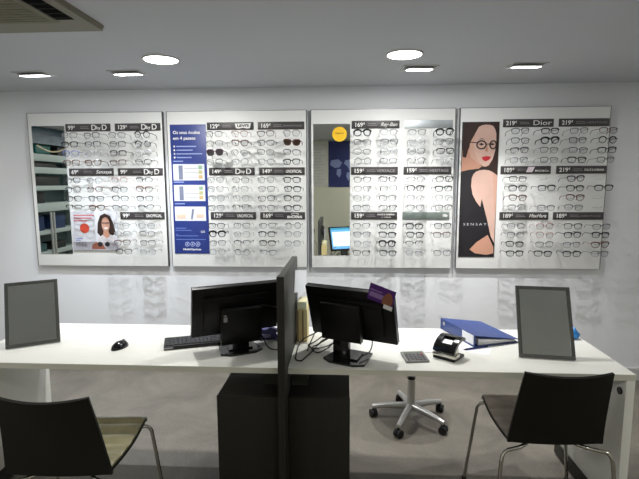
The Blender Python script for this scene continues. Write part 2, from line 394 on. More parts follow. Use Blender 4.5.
for i in range(4):
    X0 = i * 1.1317
    p = thing('eyewear_display', P_LABEL[i], 'eyewear display', (X0, YF, PZ0), 0, 'eyeglass display panels on the wall')
    org = bpy.data.objects.new('x', None)
    # children are written in panel coordinates: x from the panel's left edge, y and z of the room
    def sub(o): o.location = Vector(o.location) - Vector((0, YF, PZ0)); return o
    bd = MB(); bd.box(.004, PW - .004, FACE, YF - .0005, PZ0, PZ1, .0015); sub(bd.obj('board', panel_m, p))
    tr = MB(); tr.box(0, .004, FACE - .001, YF - .0005, PZ0, PZ1); sub(tr.obj('edge_trim', alu_m, p))
    tr = MB(); tr.box(PW - .004, PW, FACE - .001, YF - .0005, PZ0, PZ1); o = sub(tr.obj('edge_trim', alu_dark if i == 0 else alu_m, p))
    tr = MB(); tr.box(0, PW, FACE - .001, YF - .0005, PZ1, PZ1 + .003); sub(tr.obj('edge_trim', alu_m, p))
    for h in HEAD[i]:
        sub(header(p, h[0], h[1], SZ[h[2]], h[3], h[4], h[5]))
    if peg_me is None:
        q = MB(); q.tube(fillet([(0, -.0005, 0), (0, -.120, .004), (0, -.128, .016)], .008, 4), .0022, 6); peg_me = q.mesh(True, acrylic_m)
        bar_me = {}
    PANELS.append((p, X0, sub))
# --- leftmost panel: mirror and price poster
p, X0, sub = PANELS[0]
mr = MB(); mr.box(.035, .303, FACE - .004, FACE, 1.0, 2.025, .0); sub(mr.obj('mirror', mirror_m, p))
rect = (.316, .690, 1.031, 1.350)
q = MB(); q.box(rect[0], rect[1], FACE - .010, FACE, rect[2], rect[3], .001); po = sub(q.obj('price_poster', mat('poster_pale', (214, 216, 224), .35), p))
po['label'] = 'pale price poster with a smiling dark-haired woman'
yy = FACE - .0102
art('grey_band', [(0, .78), (1, .78), (1, 1), (0, 1)], rect, yy, mat('print_mid_grey', (168, 166, 176), .5), po)
art('red_badge', disc_pts(.28, .44, .105, .125), rect, yy, mat('print_orange_red', (206, 74, 52), .5), po)
art('hair', [(.56, .55), (.58, .3), (.64, .12), (.74, .06), (.86, .12), (.93, .32), (.97, .56), (.88, .63), (.62, .64)], rect, yy, hair_m, po)
art('shirt', [(.55, .80), (.58, .68), (.68, .60), (.86, .60), (.98, .68), (.99, .80)], rect, yy - .0008, mat('print_shirt', (205, 202, 208), .5), po)
art('face', disc_pts(.755, .34, .090, .185), rect, yy - .0014, mat('print_face', (206, 160, 140), .5), po)
art('neck', [(.70, .50), (.81, .50), (.84, .62), (.77, .70), (.69, .62)], rect, yy - .0012, skin2_m, po)
art('smile', [(.71, .42), (.80, .42), (.785, .46), (.73, .46)], rect, yy - .0022, print_white, po)
art('eyewear_line', [(.675, .29), (.835, .29), (.835, .315), (.675, .315)], rect, yy - .0022, noir_m, po)
art('hand', [(.42, .97), (.43, .86), (.52, .80), (.66, .82), (.73, .97)], rect, yy - .0008, mat('print_hand', (140, 84, 66), .5), po)
for u in (.61, .77): art('dark_lens', disc_pts(u, .845, .055, .062), rect, yy - .0016, noir_m, po)
q = MB()
for k in range(12): q.box(rect[0] + .028 + k * .0078, rect[0] + .031 + k * .0078 + (.002 if k % 3 == 0 else 0), yy - .0012, yy - .0006, rect[2] + .030, rect[2] + .068)
q.obj('bar_marks', mat('print_bars', (110, 108, 116), .5), po)
q = MB()
for k, (a, w) in enumerate([(.05, .46), (.05, .40), (.05, .30)]): q.box(rect[0] + a * .374, rect[0] + (a + w) * .374, yy - .0006, yy, rect[3] - .040 - k * .022, rect[3] - .030 - k * .022)
q.obj('red_text_lines', mat('print_soft_red', (206, 118, 128), .5), po)
q = MB()
for k in range(2): q.box(rect[0] + .025, rect[0] + .085 - k * .02, yy - .0006, yy, rect[2] + .092 - k * .014, rect[2] + .098 - k * .014)
q.obj('blue_text_lines', mat('print_soft_blue', (116, 132, 190), .5), po)
# --- second panel: blue price sheet
p, X0, sub = PANELS[1]
rect = (.026, .311, 1.006, 2.025)
q = MB(); q.box(rect[0], rect[1], FACE - .004, FACE, rect[2], rect[3], .0005); po = sub(q.obj('blue_price_sheet', navy_m, p))
yy = FACE - .0042; w = rect[1] - rect[0]; hh = rect[3] - rect[2]
text('title_lettering', 'Os seus óculos', rect[0] + .022, rect[3] - .072, yy, .034, print_white, po, width=.215, bold=.0006)
text('title_lettering', 'em 4 passos', rect[0] + .022, rect[3] - .116, yy, .034, print_white, po, width=.178, bold=.0006)
for k in range(4):
    art('bullet_dot', disc_pts(.105, (.165 + k * .028), .022, .0075, 12), rect, yy, print_white, po)
    art('bullet_line', [(.16, .161 + k * .028), ([.72, .62, .88, .58][k], .161 + k * .028), ([.72, .62, .88, .58][k], .170 + k * .028), (.16, .170 + k * .028)], rect, yy, mat('print_pale_blue', (150, 165, 215), .5), po)
for k, (v0, v1) in enumerate([(.325, .470), (.545, .685), (.675 + .04, .675 + .155)]):
    v0, v1 = [(.315, .455), (.528, .655), (.722, .835)][k] if False else [(.300, .425), (.460, .585), (.628, .740)][k]
    art('caption_line', [(.06, v0 - .026), (.34, v0 - .026), (.34, v0 - .018), (.06, v0 - .018)], rect, yy, mat('print_pale_blue', (150, 165, 215), .5), po)
    tb = art('price_table', [(.05, v0), (.93, v0), (.93, v1), (.05, v1)], rect, yy, mat('print_table', (222, 226, 236), .5), po)
    if k < 2:
        art('table_column', [(.20, v0 + .01), (.32, v0 + .01), (.32, v1 - .006), (.20, v1 - .006)], rect, yy - .0008, mat('print_col_grey', (120, 126, 150), .5), po)
        for j, c in enumerate([(150, 178, 150), (190, 188, 140), (206, 178, 124)]):
            art('coloured_cell', [(.76, v0 + .012 + j * .036), (.87, v0 + .012 + j * .036), (.87, v0 + .040 + j * .036), (.76, v0 + .040 + j * .036)], rect, yy - .0008, mat('print_cell%d' % j, c, .5), po)
        for j in range(3): art('table_line', [(.36, v0 + .03 + j * .034), (.74, v0 + .03 + j * .034), (.74, v0 + .034 + j * .034), (.36, v0 + .034 + j * .034)], rect, yy - .0008, print_grey, po)
    else:
        art('coloured_cell', [(.09, v0 + .06), (.36, v0 + .06), (.36, v0 + .095), (.09, v0 + .095)], rect, yy - .0008, mat('print_peach', (222, 200, 180), .5), po)
        art('coloured_cell', [(.66, v0 + .06), (.88, v0 + .06), (.88, v0 + .09), (.66, v0 + .09)], rect, yy - .0008, mat('print_peach', (222, 200, 180), .5), po)
        art('slanted_mark', [(.50, v0 + .10), (.54, v0 + .02), (.60, v0 + .02), (.55, v0 + .10)], rect, yy - .0008, mat('print_col_grey', (120, 126, 150), .5), po)
for k, (a, b_, v) in enumerate([(.05, .35, .795), (.05, .50, .812), (.05, .12, .845), (.05, .68, .856), (.05, .90, .884)]):
    art('caption_line', [(a, v), (b_, v), (b_, v + .006), (a, v + .006)], rect, yy, mat('print_dim_blue', (96, 118, 190), .5), po)
text('figure_lettering', '0.0', rect[1] - .065, rect[3] - hh * .835, yy, .026, print_white, po)
for k in range(3):
    q = MB(); cx = rect[0] + w * (.37 + .15 * k); cz = rect[3] - hh * .925
    q.tube([(cx + .017 * math.cos(a), yy - .0005, cz + .017 * math.sin(a)) for a in [2 * PI * i / 16 for i in range(16)]], .0025, 5, True)
    q.sph((cx, yy - .0005, cz), .007, 1, .2, 1, 8); q.obj('round_icon', mat('print_icon', (170, 182, 224), .5), po)
text('logo_lettering', 'MultiOpticas', rect[0] + w * .24, rect[3] - hh * .972, yy, .020, print_white, po, width=w * .52, bold=.0004)
# --- third panel: mirror with sticker
p, X0, sub = PANELS[2]
mr = MB(); mr.box(.021, .303, FACE - .004, FACE, 1.0, 2.018, 0); mo = sub(mr.obj('mirror', mirror_m, p))
q = MB(); q.cyl((.222, FACE - .0046, 1.940), (.222, FACE - .0038, 1.940), .056, n=32); st = q.obj('round_sticker', mat('print_yellow', (246, 196, 22), .5), mo); st['label'] = 'round yellow sticker at the top of the mirror'
text('sticker_lettering', 'TAMANHO', .222, 1.940, FACE - .0049, .018, mat('print_ochre', (150, 110, 20), .5), mo, align='CENTER', width=.066, bold=.0004)
# --- fourth panel: poster
p, X0, sub = PANELS[3]
rect = (.018, .293, .991, 2.021)
q = MB(); q.box(rect[0], rect[1], FACE - .004, FACE, rect[2], rect[3], .0005); po = sub(q.obj('fashion_poster', noir_m, p)); po['label'] = 'tall dark poster of a woman wearing eyeglasses and a black dress'
yy = FACE - .0042
A = {
'hair': [(0.071, 0.012), (0.3, 0.003), (0.575, 0.003), (0.995, 0.003), (0.995, 0.284), (0.995, 0.383), (0.916, 0.37), (0.752, 0.339), (0.109, 0.321), (0.033, 0.259), (0.017, 0.136)],
'face': [(0.442, 0.037), (0.53, .024), (0.623, 0.02), (.74, .022), (0.831, 0.031), (.885, .055), (0.92, 0.086), (0.929, 0.16), (0.903, 0.216), (0.845, 0.272), (0.749, 0.315), (.67, .324), (0.59, 0.321), (0.403, 0.29), (0.247, 0.253), (0.195, 0.204), (0.225, 0.148), (0.32, 0.099)],
'neck': [(0.026, 0.204), (0.092, 0.179), (0.194, 0.191), (0.261, 0.253), (0.426, 0.29), (0.567, 0.321), (0.477, 0.339), (0.226, 0.346), (0.005, 0.36), (0.013, 0.284)],
'back_skin': [(0.302, 0.407), (0.345, .378), (0.411, 0.36), (.52, .349), (0.638, 0.346), (.76, .351), (0.869, 0.364), (0.995, 0.389), (0.995, 0.505), (0.995, 0.541), (0.986, 0.714), (0.979, 0.893), (0.877, 0.837), (0.779, 0.732), (0.656, 0.615), (0.595, 0.56), (0.565, 0.621), (0.451, 0.584), (0.34, 0.529), (0.291, 0.467)],
'waist': [(0.312, 0.942), (0.496, 0.887), (0.799, 0.831), (0.881, 0.874), (0.969, 0.924), (0.974, 0.971), (0.78, 0.983), (0.46, 0.971)],
'lips': [(0.55, 0.254), (0.673, 0.247), (0.806, 0.251), (0.762, 0.272), (0.663, 0.286), (0.584, 0.275)],
'eye': [(0.456, 0.16), (0.524, 0.152), (0.603, 0.163), (0.526, 0.17)],
'nose': [(0.677, 0.167), (0.719, 0.21), (0.674, 0.22), (0.636, 0.207)]}
art('hair', A['hair'], rect, yy, hair_m, po)
art('neck', A['neck'], rect, yy - .0008, skin2_m, po)
art('face', A['face'], rect, yy - .0014, skin_m, po)
art('back_skin', A['back_skin'], rect, yy - .0008, skin_m, po)
art('waist_skin', A['waist'], rect, yy - .0008, skin2_m, po)
art('face_shade', [(0.195, .204), (.225, .148), (.32, .099), (.37, .085), (.33, .15), (.34, .21), (.42, .262), (.56, .31), (.59, .321), (.403, .29), (.247, .253)], rect, yy - .0019, mat('print_skin_mid', (206, 164, 146), .5), po)
art('shoulder_shade', [(.865, .364), (.995, .389), (.995, .541), (.986, .714), (.93, .62), (.90, .48)], rect, yy - .0013, mat('print_skin_mid', (206, 164, 146), .5), po)
art('lips', A['lips'], rect, yy - .0022, lip_m, po)
art('nose_shade', A['nose'], rect, yy - .0022, skin2_m, po)
art('eye', A['eye'], rect, yy - .0022, noir_m, po)
art('eye', [(0.754, 0.16), (0.822, 0.154), (0.878, 0.163), (0.815, 0.169)], rect, yy - .0022, noir_m, po)
art('eyebrow', [(.43, .128), (.53, .118), (.63, .128), (.53, .124)], rect, yy - .0022, noir_m, po)
art('hair_lock', [(0.045, .02), (.5, .015), (.36, .07), (.22, .15), (.12, .26), (.03, .25)], rect, yy - .0022, hair_m, po)
art('hair_lock', [(.905, .02), (.995, .02), (.995, .38), (.93, .36), (.88, .3), (.945, .2), (.955, .11)], rect, yy - .0022, hair_m, po)
q = MB()
for cu, ru in ((.53, .125), (.845, .085)):
    q.tube([(rect[0] + (cu + ru * math.cos(a)) * .275, yy - .003, rect[3] - (.165 + .029 * math.sin(a)) * 1.03) for a in [2 * PI * k / 18 for k in range(18)]], .0052, 5, True)
q.tube([(rect[0] + .655 * .275, yy - .003, rect[3] - .160 * 1.03), (rect[0] + .76 * .275, yy - .003, rect[3] - .160 * 1.03)], .003, 5)
q.tube([(rect[0] + .20 * .275, yy - .003, rect[3] - .145 * 1.03), (rect[0] + .41 * .275, yy - .003, rect[3] - .150 * 1.03)], .003, 5)
q.obj('printed_eyewear', noir_m, po)
text('poster_lettering', 'S E N S A Y A', rect[0] + .030, rect[3] - .760 * 1.03, yy - .0017, .026, mat('print_silver', (190, 190, 196), .5), po, width=.21)

# ---------------------------------------------------------------- eyeglasses
C_ = {'black': mat('frame_black', (20, 20, 22), .25), 'dark': mat('frame_gunmetal', (50, 50, 56), .35, metal=.3), 'grey': mat('frame_steel', (86, 88, 94), .35, metal=.3),
      'clear': mat('frame_crystal', (160, 163, 166), .2), 'brown': mat('frame_tortoise', (84, 52, 38), .3, noise=.4, nscale=120), 'pink': mat('frame_rose', (160, 130, 128), .35),
      'red': mat('frame_wine', (84, 52, 52), .35), 'blue': mat('frame_blue', (86, 98, 150), .35), 'plum': mat('frame_plum', (60, 34, 56), .3)}
def outline(shape, n=22):
    out = []
    for k in range(n):
        a = 2 * PI * k / n; c, s = math.cos(a), math.sin(a)
        if shape == 'round': x, z = .0232 * c, .0228 * s
        elif shape == 'rect':
            e = .62; x = .0262 * math.copysign(abs(c) ** e, c); z = .0195 * math.copysign(abs(s) ** e, s); x *= 1 + .10 * (z / .0195)
        elif shape == 'cat':
            e = .72; x = .0262 * math.copysign(abs(c) ** e, c); z = .0205 * math.copysign(abs(s) ** e, s); x *= 1 + .12 * (z / .018); z += .0028 * max(0, c)
        else:
            e = .78; x = .0250 * math.copysign(abs(c) ** e, c); z = .0220 * math.copysign(abs(s) ** e, s); x *= 1 + .10 * (z / .020)
        out.append((x, z))
    return out
def build_glasses(shape, r, colour, lens, half=False):
    r *= 1.3; fm = C_[colour]; ol = outline(shape)
    f = MB(); lm = []
    for sgn in (-1, 1):
        pts = [(sgn * (.0345 + x), 0.006 * ((abs(.0345 + x)) / .066) ** 2, z) for x, z in ol]
        if half:
            up = [pt for pt, (x, z) in zip(pts, ol) if z > -.001]
            up.sort(key=lambda q: q[0]); f.tube(up, r * 1.15, 6)
            f.tube(pts, .0006, 4, True)
        else: f.tube(pts, [r * (1.7 if z > .008 else .85) for x, z in ol], 6, True)
        l = MB(); l.prism([(x_, z_) for x_, _, z_ in [(sgn * (.0345 + x * .97), 0, z * .97) for x, z in ol]], 'y', .0015, .0025); lm.append(l.mesh(False, lens))
    f.tube([(-.0115, 0, .006), (-.005, -.001, .0095), (.005, -.001, .0095), (.0115, 0, .006)], max(r, .0014), 6)
    for sgn in (-1, 1): f.tube([(sgn * .060, .004, .010), (sgn * .067, .008, .0105)], max(r, .0016), 6)
    fr = f.mesh(True, fm)
    t = MB(); t.tube([(0, .008, .0105), (.001, .060, .0095), (.0, .098, .007), (-.001, .118, -.003), (-.003, .133, -.020)], [max(r * .9, .0013), max(r * .85, .0012), max(r * .9, .0013), max(r * .95, .0016), .0016], 6)
    te = t.mesh(True, fm)
    return fr, lm, te
STY = {'K': ('rect', .0021, 'black', lens_m, False, 'black rectangular'), 'B': ('panto', .0033, 'black', lens_m, False, 'thick black'), 'D': ('rect', .0015, 'dark', lens_m, False, 'dark grey'),
       'H': ('cat', .0019, 'black', lens_m, True, 'black half-rim'), 'G': ('rect', .0013, 'grey', lens_m, False, 'thin grey'), 'O': ('round', .0013, 'dark', lens_m, False, 'thin round grey'),
       'R': ('round', .0021, 'black', lens_m, False, 'round black'), 'C': ('panto', .0018, 'clear', lens_m, False, 'clear-framed'), 'N': ('cat', .0022, 'brown', lens_m, False, 'brown tortoiseshell'),
       'P': ('panto', .0015, 'pink', lens_m, False, 'rose pink'), 'E': ('rect', .0016, 'red', lens_m, False, 'wine red'), 'L': ('panto', .0016, 'blue', lens_m, False, 'blue'),
       'S': ('panto', .0028, 'plum', lens_dark, False, 'dark purple'), 'U': ('cat', .0028, 'brown', lens_brown, False, 'dark brown'), 'V': ('cat', .0021, 'plum', lens_m, False, 'plum')}
GM = {k: build_glasses(*v[:5]) for k, v in STY.items()}
SLOTS = [[['GDGR', 'KDDR', 'LCKC', 'ENEH'], ['DCPH', 'DEDN', 'DDDD', 'HNGH'], ['--CC', '--CG', '--EG', '--DC']],
         [['GPEC', 'GNDU', 'SCGD', 'CCCK'], ['CGCK', 'CCGK', 'CCDK', 'GHGK'], ['DGGO', 'BCKC', 'GHKC', 'COG-']],
         [['BCGB', 'GGCG', 'GCGK', 'OGHC'], ['DKGK', 'GGKK', 'CGCC', 'GHGD'], ['GKKD', 'GKKE', 'CBH-', 'DKCG']],
         [['DKGE', 'DBDR', 'KGGK', 'GGKG'], ['D-V-', 'KKKK', 'N-N-', 'GGG-'], ['GPDG', 'GPKK', 'KGGN', 'KKKG']]]
ORD = ['first', 'second', 'third', 'fourth']; BLK = ['top block', 'middle block', 'bottom block']
PN = ['leftmost panel', 'panel with blue sheet', 'panel with yellow sticker', 'panel with woman poster']
def place_glasses(st, loc, rot, label, group):
    nm = 'sunglasses' if st in 'SU' else 'eyeglasses'
    fr, lm, te = GM[st]
    g = bpy.data.objects.new(nm, None); COL.objects.link(g); g.location = loc; g.rotation_euler = rot; g.empty_display_size = .02
    tag(g, label, nm, group)
    link('frame_front', fr, None, g)
    for l in lm: link('lens', l, None, g)
    for s in (-1, 1):
        t = link('temple', te, None, g); t.location = (s * .067, 0, 0); t.rotation_euler = (0, 0, R(2.0) * s)
        if s < 0: t.scale = (-1, 1, 1)
for i in range(4):
    p, X0, sub = PANELS[i]
    for s in range(3):
        for r in range(4):
            for c in range(4):
                if i == 0 and s == 2 and c < 2: continue
                st = SLOTS[i][s][r][c]
                x = X0 + COLP[i][c]; z = ROWS[s][r]
                pg = link('acrylic_peg', peg_me, None, p); pg.location = (COLP[i][c], FACE - YF, z - PZ0 - .008)
                if st == '-': continue
                what = STY[st][5] + (' sunglasses' if st in 'SU' else ' eyeglasses')
                lab = '%s, %s, %s row, %s column, %s' % (what, BLK[s], ORD[r], ORD[c], PN[i])
                place_glasses(st, (x + random.uniform(-.004, .004), -.197 + random.uniform(-.003, .002), z + random.uniform(-.002, .002)),
                              (R(random.uniform(-2, 5)), R(random.uniform(-2.5, 2.5)), R(random.uniform(-5, 5))), lab, 'eyeglasses on the ' + PN[i])

# ---------------------------------------------------------------- desks
DY0, DY1, DZ = -1.690, -1.084, .740
def desk(x0, x1, end, label):
    t = thing('desk', label, 'desk', ((x0 + x1) / 2, (DY0 + DY1) / 2, 0), 0, 'white desks side by side')
    ox, oy = (x0 + x1) / 2, (DY0 + DY1) / 2
    def L(o): o.location = (-ox, -oy, 0); return o
    L(MB().box(x0, x1, DY0, DY1, DZ - .028, DZ, .0012).obj('desktop', desk_m, t))
    L(MB().box(x0 + .002, x1 - .002, DY0 - .0008, DY0 + .0004, DZ - .0275, DZ - .0012).obj('front_edge_shade', edgeshade_m, t))  # thin strip carrying the painted shade of the desktop's front edge
    ex = (x0, x0 + .038) if end < 0 else (x1 - .038, x1)
    L(MB().box(ex[0], ex[1], DY0 + .001, DY1 - .001, .012, DZ - .0285, .0012).obj('end_panel', desk_m, t))
    kx = (ex[1], ex[1] + .008) if end < 0 else (ex[0] - .008, ex[0])
    L(MB().box(kx[0], kx[1], DY0 + .03, DY1 - .002, .012, .085, .001).obj('kick_rail', char_m, t))
    for yy in (DY0 + .06, DY1 - .06): L(MB().cyl(((ex[0] + ex[1]) / 2, yy, 0), ((ex[0] + ex[1]) / 2, yy, .012), .016).obj('foot', black_rub, t))
    gx = ex[1] if end < 0 else ex[0]; sg = 1 if end < 0 else -1
    L(MB().cyl((gx, -1.650, .648), (gx + sg * .006, -1.650, .648), .016, n=20).obj('cable_port', black_m, t))
    return t
desk(.700, 2.243, -1, 'long white desk on the left of the dark divider')
desk(2.277, 3.798, 1, 'long white desk on the right of the dark divider, with blue binder')
# pedestal cabinets under the joint of the desks, one on each side of the divider
def pedestal(x0, x1, rx0, rx1, label):
    t = thing('pedestal_cabinet', label, 'cabinet', ((x0 + x1) / 2, -1.40, 0), 0, 'charcoal pedestals under the desks')
    def L(o): o.location = (-(x0 + x1) / 2, 1.40, 0); return o
    L(MB().box(x0 + .002, x1 - .002, -1.672, -1.12, .03, .600, .002).obj('body', char_m, t))
    L(MB().box(x0, x1, -1.690, -1.673, .035, .600, .0015).obj('door', char_m, t))
    L(MB().box(rx0, rx1, -1.56, -1.22, .600, .7115, .002).obj('riser_block', div_m, t))
    L(MB().box(x0 + .015, x1 - .015, -1.65, -1.14, 0, .03).obj('plinth', black_m, t))
pedestal(1.945, 2.2425, 2.140, 2.2425, 'charcoal pedestal cabinet carrying the left desk, touching the divider')
pedestal(2.2775, 2.558, 2.2775, 2.355, 'charcoal pedestal cabinet carrying the right desk, touching the divider')
# divider
t = thing('desk_divider', 'tall dark grey divider panel standing between the two desks', 'divider', (2.26, -1.5, 0), 0)
def L(o): o.location = (-2.26, 1.5, 0); return o
L(MB().box(2.244, 2.276, -1.780, -1.735, 0, 1.177, .0015).obj('post', char_m, t))
L(MB().box(2.246, 2.274, -1.735, -1.212, .002, 1.176, .001).obj('screen_board', div_m, t))

# ---------------------------------------------------------------- monitors
def monitor(name_label, loc, rz, panel_z=.812, tilt=16.0, cx=0.0, cz=0.0):
    t = thing('monitor', name_label, 'monitor', (loc[0], loc[1], DZ), rz, 'black desktop monitors')
    w, h = .445, .268; z0 = panel_z - DZ
    T = Matrix.Translation((0, 0, z0)) @ Matrix.Rotation(R(tilt), 4, 'X')     # top leans towards -y
    q = MB(); q.box(-w / 2, w / 2, -.004, .022, 0, h, .004, T); hs = q.obj('housing', black_m, t)
    q = MB(); q.box(-w / 2 + .055, w / 2 - .055, -.022, -.004, .035, h - .045, .006, T); q.box(-w / 2 + .075, w / 2 - .075, -.026, -.020, h - .078, h - .070, .002, T); q.obj('rear_cover', black_m, t)
    q = MB(); q.box(-w / 2, w / 2, .022, .026, 0, h, .001, T)
    q.obj('bezel', black_gloss, t)
    scr = mat('screen_glow', (40, 90, 150), .2, emit=(120, 180, 225), estr=1.1)
    q = MB(); q.box(-w / 2 + .014, w / 2 - .014, .026, .0268, .018, h - .014, 0, T); sc = q.obj('screen', scr, t)
    q = MB(); q.box(-w / 2 + .03, w / 2 - .11, .0269, .0275, .05, h - .06, 0, T); q.obj('open_window', mat('screen_white', (220, 230, 240), .3, emit=(205, 228, 245), estr=1.1), sc)
    q = MB(); q.box(-w / 2 + .014, w / 2 - .014, .0269, .0275, h - .034, h - .016, 0, T); q.obj('title_bar', mat('screen_bar', (30, 110, 130), .3, emit=(60, 150, 170), estr=.8), sc)
    # stand: hinge cover, neck and foot on the side away from the screen
    q = MB(); T2 = Matrix.Translation((cx, -.060, z0 - .030 + cz)) @ Matrix.Rotation(R(8), 4, 'X')
    q.box(-.100, .100, -.022, .012, .0, .185, .006, T2); q.box(.100, .104, -.024, .010, .0, .187, .001, T2); q.obj('stand_cover', black_m, t)
    q = MB(); q.box(cx - .040, cx + .040, -.080, -.050, .006, .11, .004); q.obj('neck', black_gloss, t)
    q = MB(); q.prism([(-.105, -.120), (-.06, -.150), (.06, -.150), (.105, -.120), (.085, .035), (-.085, .035)], 'z', .0, .010); q.prism([(-.06, -.10), (.06, -.10), (.05, .0), (-.05, .0)], 'z', .010, .018)
    q.obj('base', black_gloss, t)
    return t
m1 = monitor('black monitor seen from behind on the left desk beside a keyboard', (1.972, -1.408), R(27.8), panel_z=.812, tilt=15.8, cx=.008, cz=-.004)
m2 = monitor('black monitor seen from behind on the right desk, purple card on its corner', (2.577, -1.508), R(-24.2), panel_z=.824, tilt=17.7, cx=-.034, cz=.036)
q = MB(); T2 = Matrix.Translation((.008, -.060, .812 - DZ - .034)) @ Matrix.Rotation(R(8), 4, 'X')
q.box(-.090, -.072, -.0232, -.0220, .125, .150, 0, T2); q.box(-.090, -.076, -.0232, -.0220, .153, .162, 0, T2); q.obj('white_sticker', print_grey, m1)
# purple card hanging over the corner of the right monitor
c = thing('promotional_card', 'purple card with a brown figure fixed to the corner of the right monitor', 'card', (2.577, -1.508, DZ), R(-24.2))
T = Matrix.Translation((.170, 0, .824 - DZ)) @ Matrix.Rotation(R(17.7), 4, 'X') @ Matrix.Translation((0, -.0065, .262)) @ Matrix.Rotation(R(18), 4, 'Y')
q = MB(); q.box(-.062, .060, -.0012, 0, -.042, .046, 0, T); pc = q.obj('card', purple_m, c)
q = MB(); q.box(-.055, .010, -.0018, -.0012, -.022, .004, 0, T); q.box(-.055, .000, -.0018, -.0012, .012, .018, 0, T); q.obj('text_band', lilac_m, c)
q = MB(); q.prism([(.008, -.040), (.052, -.040), (.056, -.008), (.044, .022), (.030, .030), (.016, .012), (.006, -.012)], 'y', -.0018, -.0012, T); q.obj('brown_figure', mat('print_brown', (148, 92, 66), .5), c)
q = MB(); q.box(.020, .062, -.003, -.0019, -.060, -.038, 0, T); q.obj('white_tag', print_white, c)

# ---------------------------------------------------------------- keyboard and mouse
k = thing('keyboard', 'black keyboard lying on the left desk in front of the monitor', 'keyboard', (1.765, -1.392, DZ), R(19))
q = MB(); T = Matrix.Rotation(R(4), 4, 'X'); q.box(-.165, .165, -.062, .062, .006, .024, .004, T); q.obj('case', black_m, k)
for rr in range(5):
    for cc in range(15):
        q = MB(); q.box(-.156 + cc * .0208, -.138 + cc * .0208, -.050 + rr * .0195, -.034 + rr * .0195, .024, .029, .0015, T); q.obj('key', key_m, k)
q = MB(); q.box(-.163, -.120, -.0625, -.0615, .010, .020, 0, T); q.obj('logo_plate', print_grey, k)
for sx in (-.13, .13):
    q = MB(); q.box(sx - .01, sx + .01, .035, .055, .0, .010); q.obj('foot', black_rub, k)
    q = MB(); q.box(sx - .01, sx + .01, -.055, -.035, .0, .003); q.obj('foot', black_rub, k)
ms = thing('computer_mouse', 'black computer mouse on the left desk, left of the keyboard', 'computer mouse', (1.388, -1.472, DZ), R(-14))
def mouse_body(r0, r1, z0, z1): pass
q = MB(); q.sph((0, 0, .002), .031, 1.0, 1.72, 1.12, 24)
bmesh.ops.bisect_plane(q.b, geom=list(q.b.verts) + list(q.b.edges) + list(q.b.faces), plane_co=(0, 0, 0.0005), plane_no=(0, 0, -1), clear_outer=True)
bmesh.ops.holes_fill(q.b, edges=[e for e in q.b.edges if e.is_boundary]); q.obj('body', black_gloss, ms)
q = MB(); q.cyl((-.003, .028, .031), (.003, .028, .031), .007, n=16); q.obj('scroll_wheel', mat('wheel_grey', (120, 120, 122), .4), ms)
q = MB(); q.box(-.001, .001, .0, .047, .030, .0335, 0, Matrix.Rotation(R(-9), 4, 'X')); q.obj('button_seam', silver_m, ms)

# ---------------------------------------------------------------- counter mirrors
def counter_mirror(label, loc, rz, tilt, w, h):
    t = thing('counter_mirror', label, 'table mirror', loc, rz, 'table mirrors on the desks')
    T = Matrix.Rotation(-R(tilt), 4, 'X'); f = .0165
    q = MB()
    q.box(-w / 2, w / 2, 0, .014, 0, f, .0015, T); q.box(-w / 2, w / 2, 0, .014, h - f, h, .0015, T)
    q.box(-w / 2, -w / 2 + f, 0, .014, f, h - f, .0015, T); q.box(w / 2 - f, w / 2, 0, .014, f, h - f, .0015, T)
    q.obj('frame', frame_m, t)
    MB().box(-w / 2 + f - .001, w / 2 - f + .001, .004, .010, f - .001, h - f + .001, 0, T).obj('mirror_glass', mirror_m, t)
    MB().box(-w / 2 + .006, w / 2 - .006, .0102, .0135, .006, h - .006, 0, T).obj('backing', black_m, t)
    # rear strut
    top = T @ Vector((0, .0145, h * .62)); foot = Vector((0, top.y + .075, .003))
    q = MB(); q.tube([top, foot], .006, 6, flat=.4); q.tube([foot + Vector((-.03, 0, 0)), foot + Vector((.03, 0, 0))], .003, 6); q.obj('rear_strut', black_m, t)
    return t
counter_mirror('framed tilting table mirror at the left end of the left desk', (.932, -1.473, DZ + .0070), R(31.1), 26.0, .243, .342)
counter_mirror('framed tilting table mirror on the right desk behind the chair', (3.487, -1.535, DZ + .0068), R(-7.5), 25.7, .249, .347)

# ---------------------------------------------------------------- binder, papers, pen, punch, calculator, bag
bi = thing('ring_binder', 'blue lever arch binder lying on the right desk', 'binder', (3.135, -1.235, DZ + .0012), math.atan2(.11, .31))
# local: spine along y at x=0, opening to +x
Ls, Wd, Hs, Ho = .325, .265, .062, .018
q = MB(); q.box(-.002, .002, -Ls / 2, Ls / 2, 0, Hs, .001); q.obj('spine', binder_m, bi)
q = MB(); q.box(.0, Wd, -Ls / 2, Ls / 2, 0, .003, .0008); q.obj('lower_cover', binder_m, bi)
q = MB(); q.prism([(0, Hs), (Wd, Ho), (Wd, Ho - .003), (0, Hs - .003)], 'y', -Ls / 2, Ls / 2); q.obj('upper_cover', binder_m, bi)
q = MB(); q.prism([(.03, .004), (Wd - .015, .004), (Wd - .015, .013), (.03, .036)], 'y', -Ls / 2 + .012, Ls / 2 - .012); q.obj('paper_block', paper_m, bi)
q = MB(); q.box(-.0032, -.002, -.155, -.055, .010, .060); q.obj('spine_label', paper_m, bi)
q = MB(); q.cyl((-.0035, .125, .040), (-.0015, .125, .040), .011, n=16); q.obj('finger_ring', silver_m, bi)
q = MB(); q.box(.006, .05, -.05, .05, .038, .046, .003); q.obj('lever_mechanism', silver_m, bi)
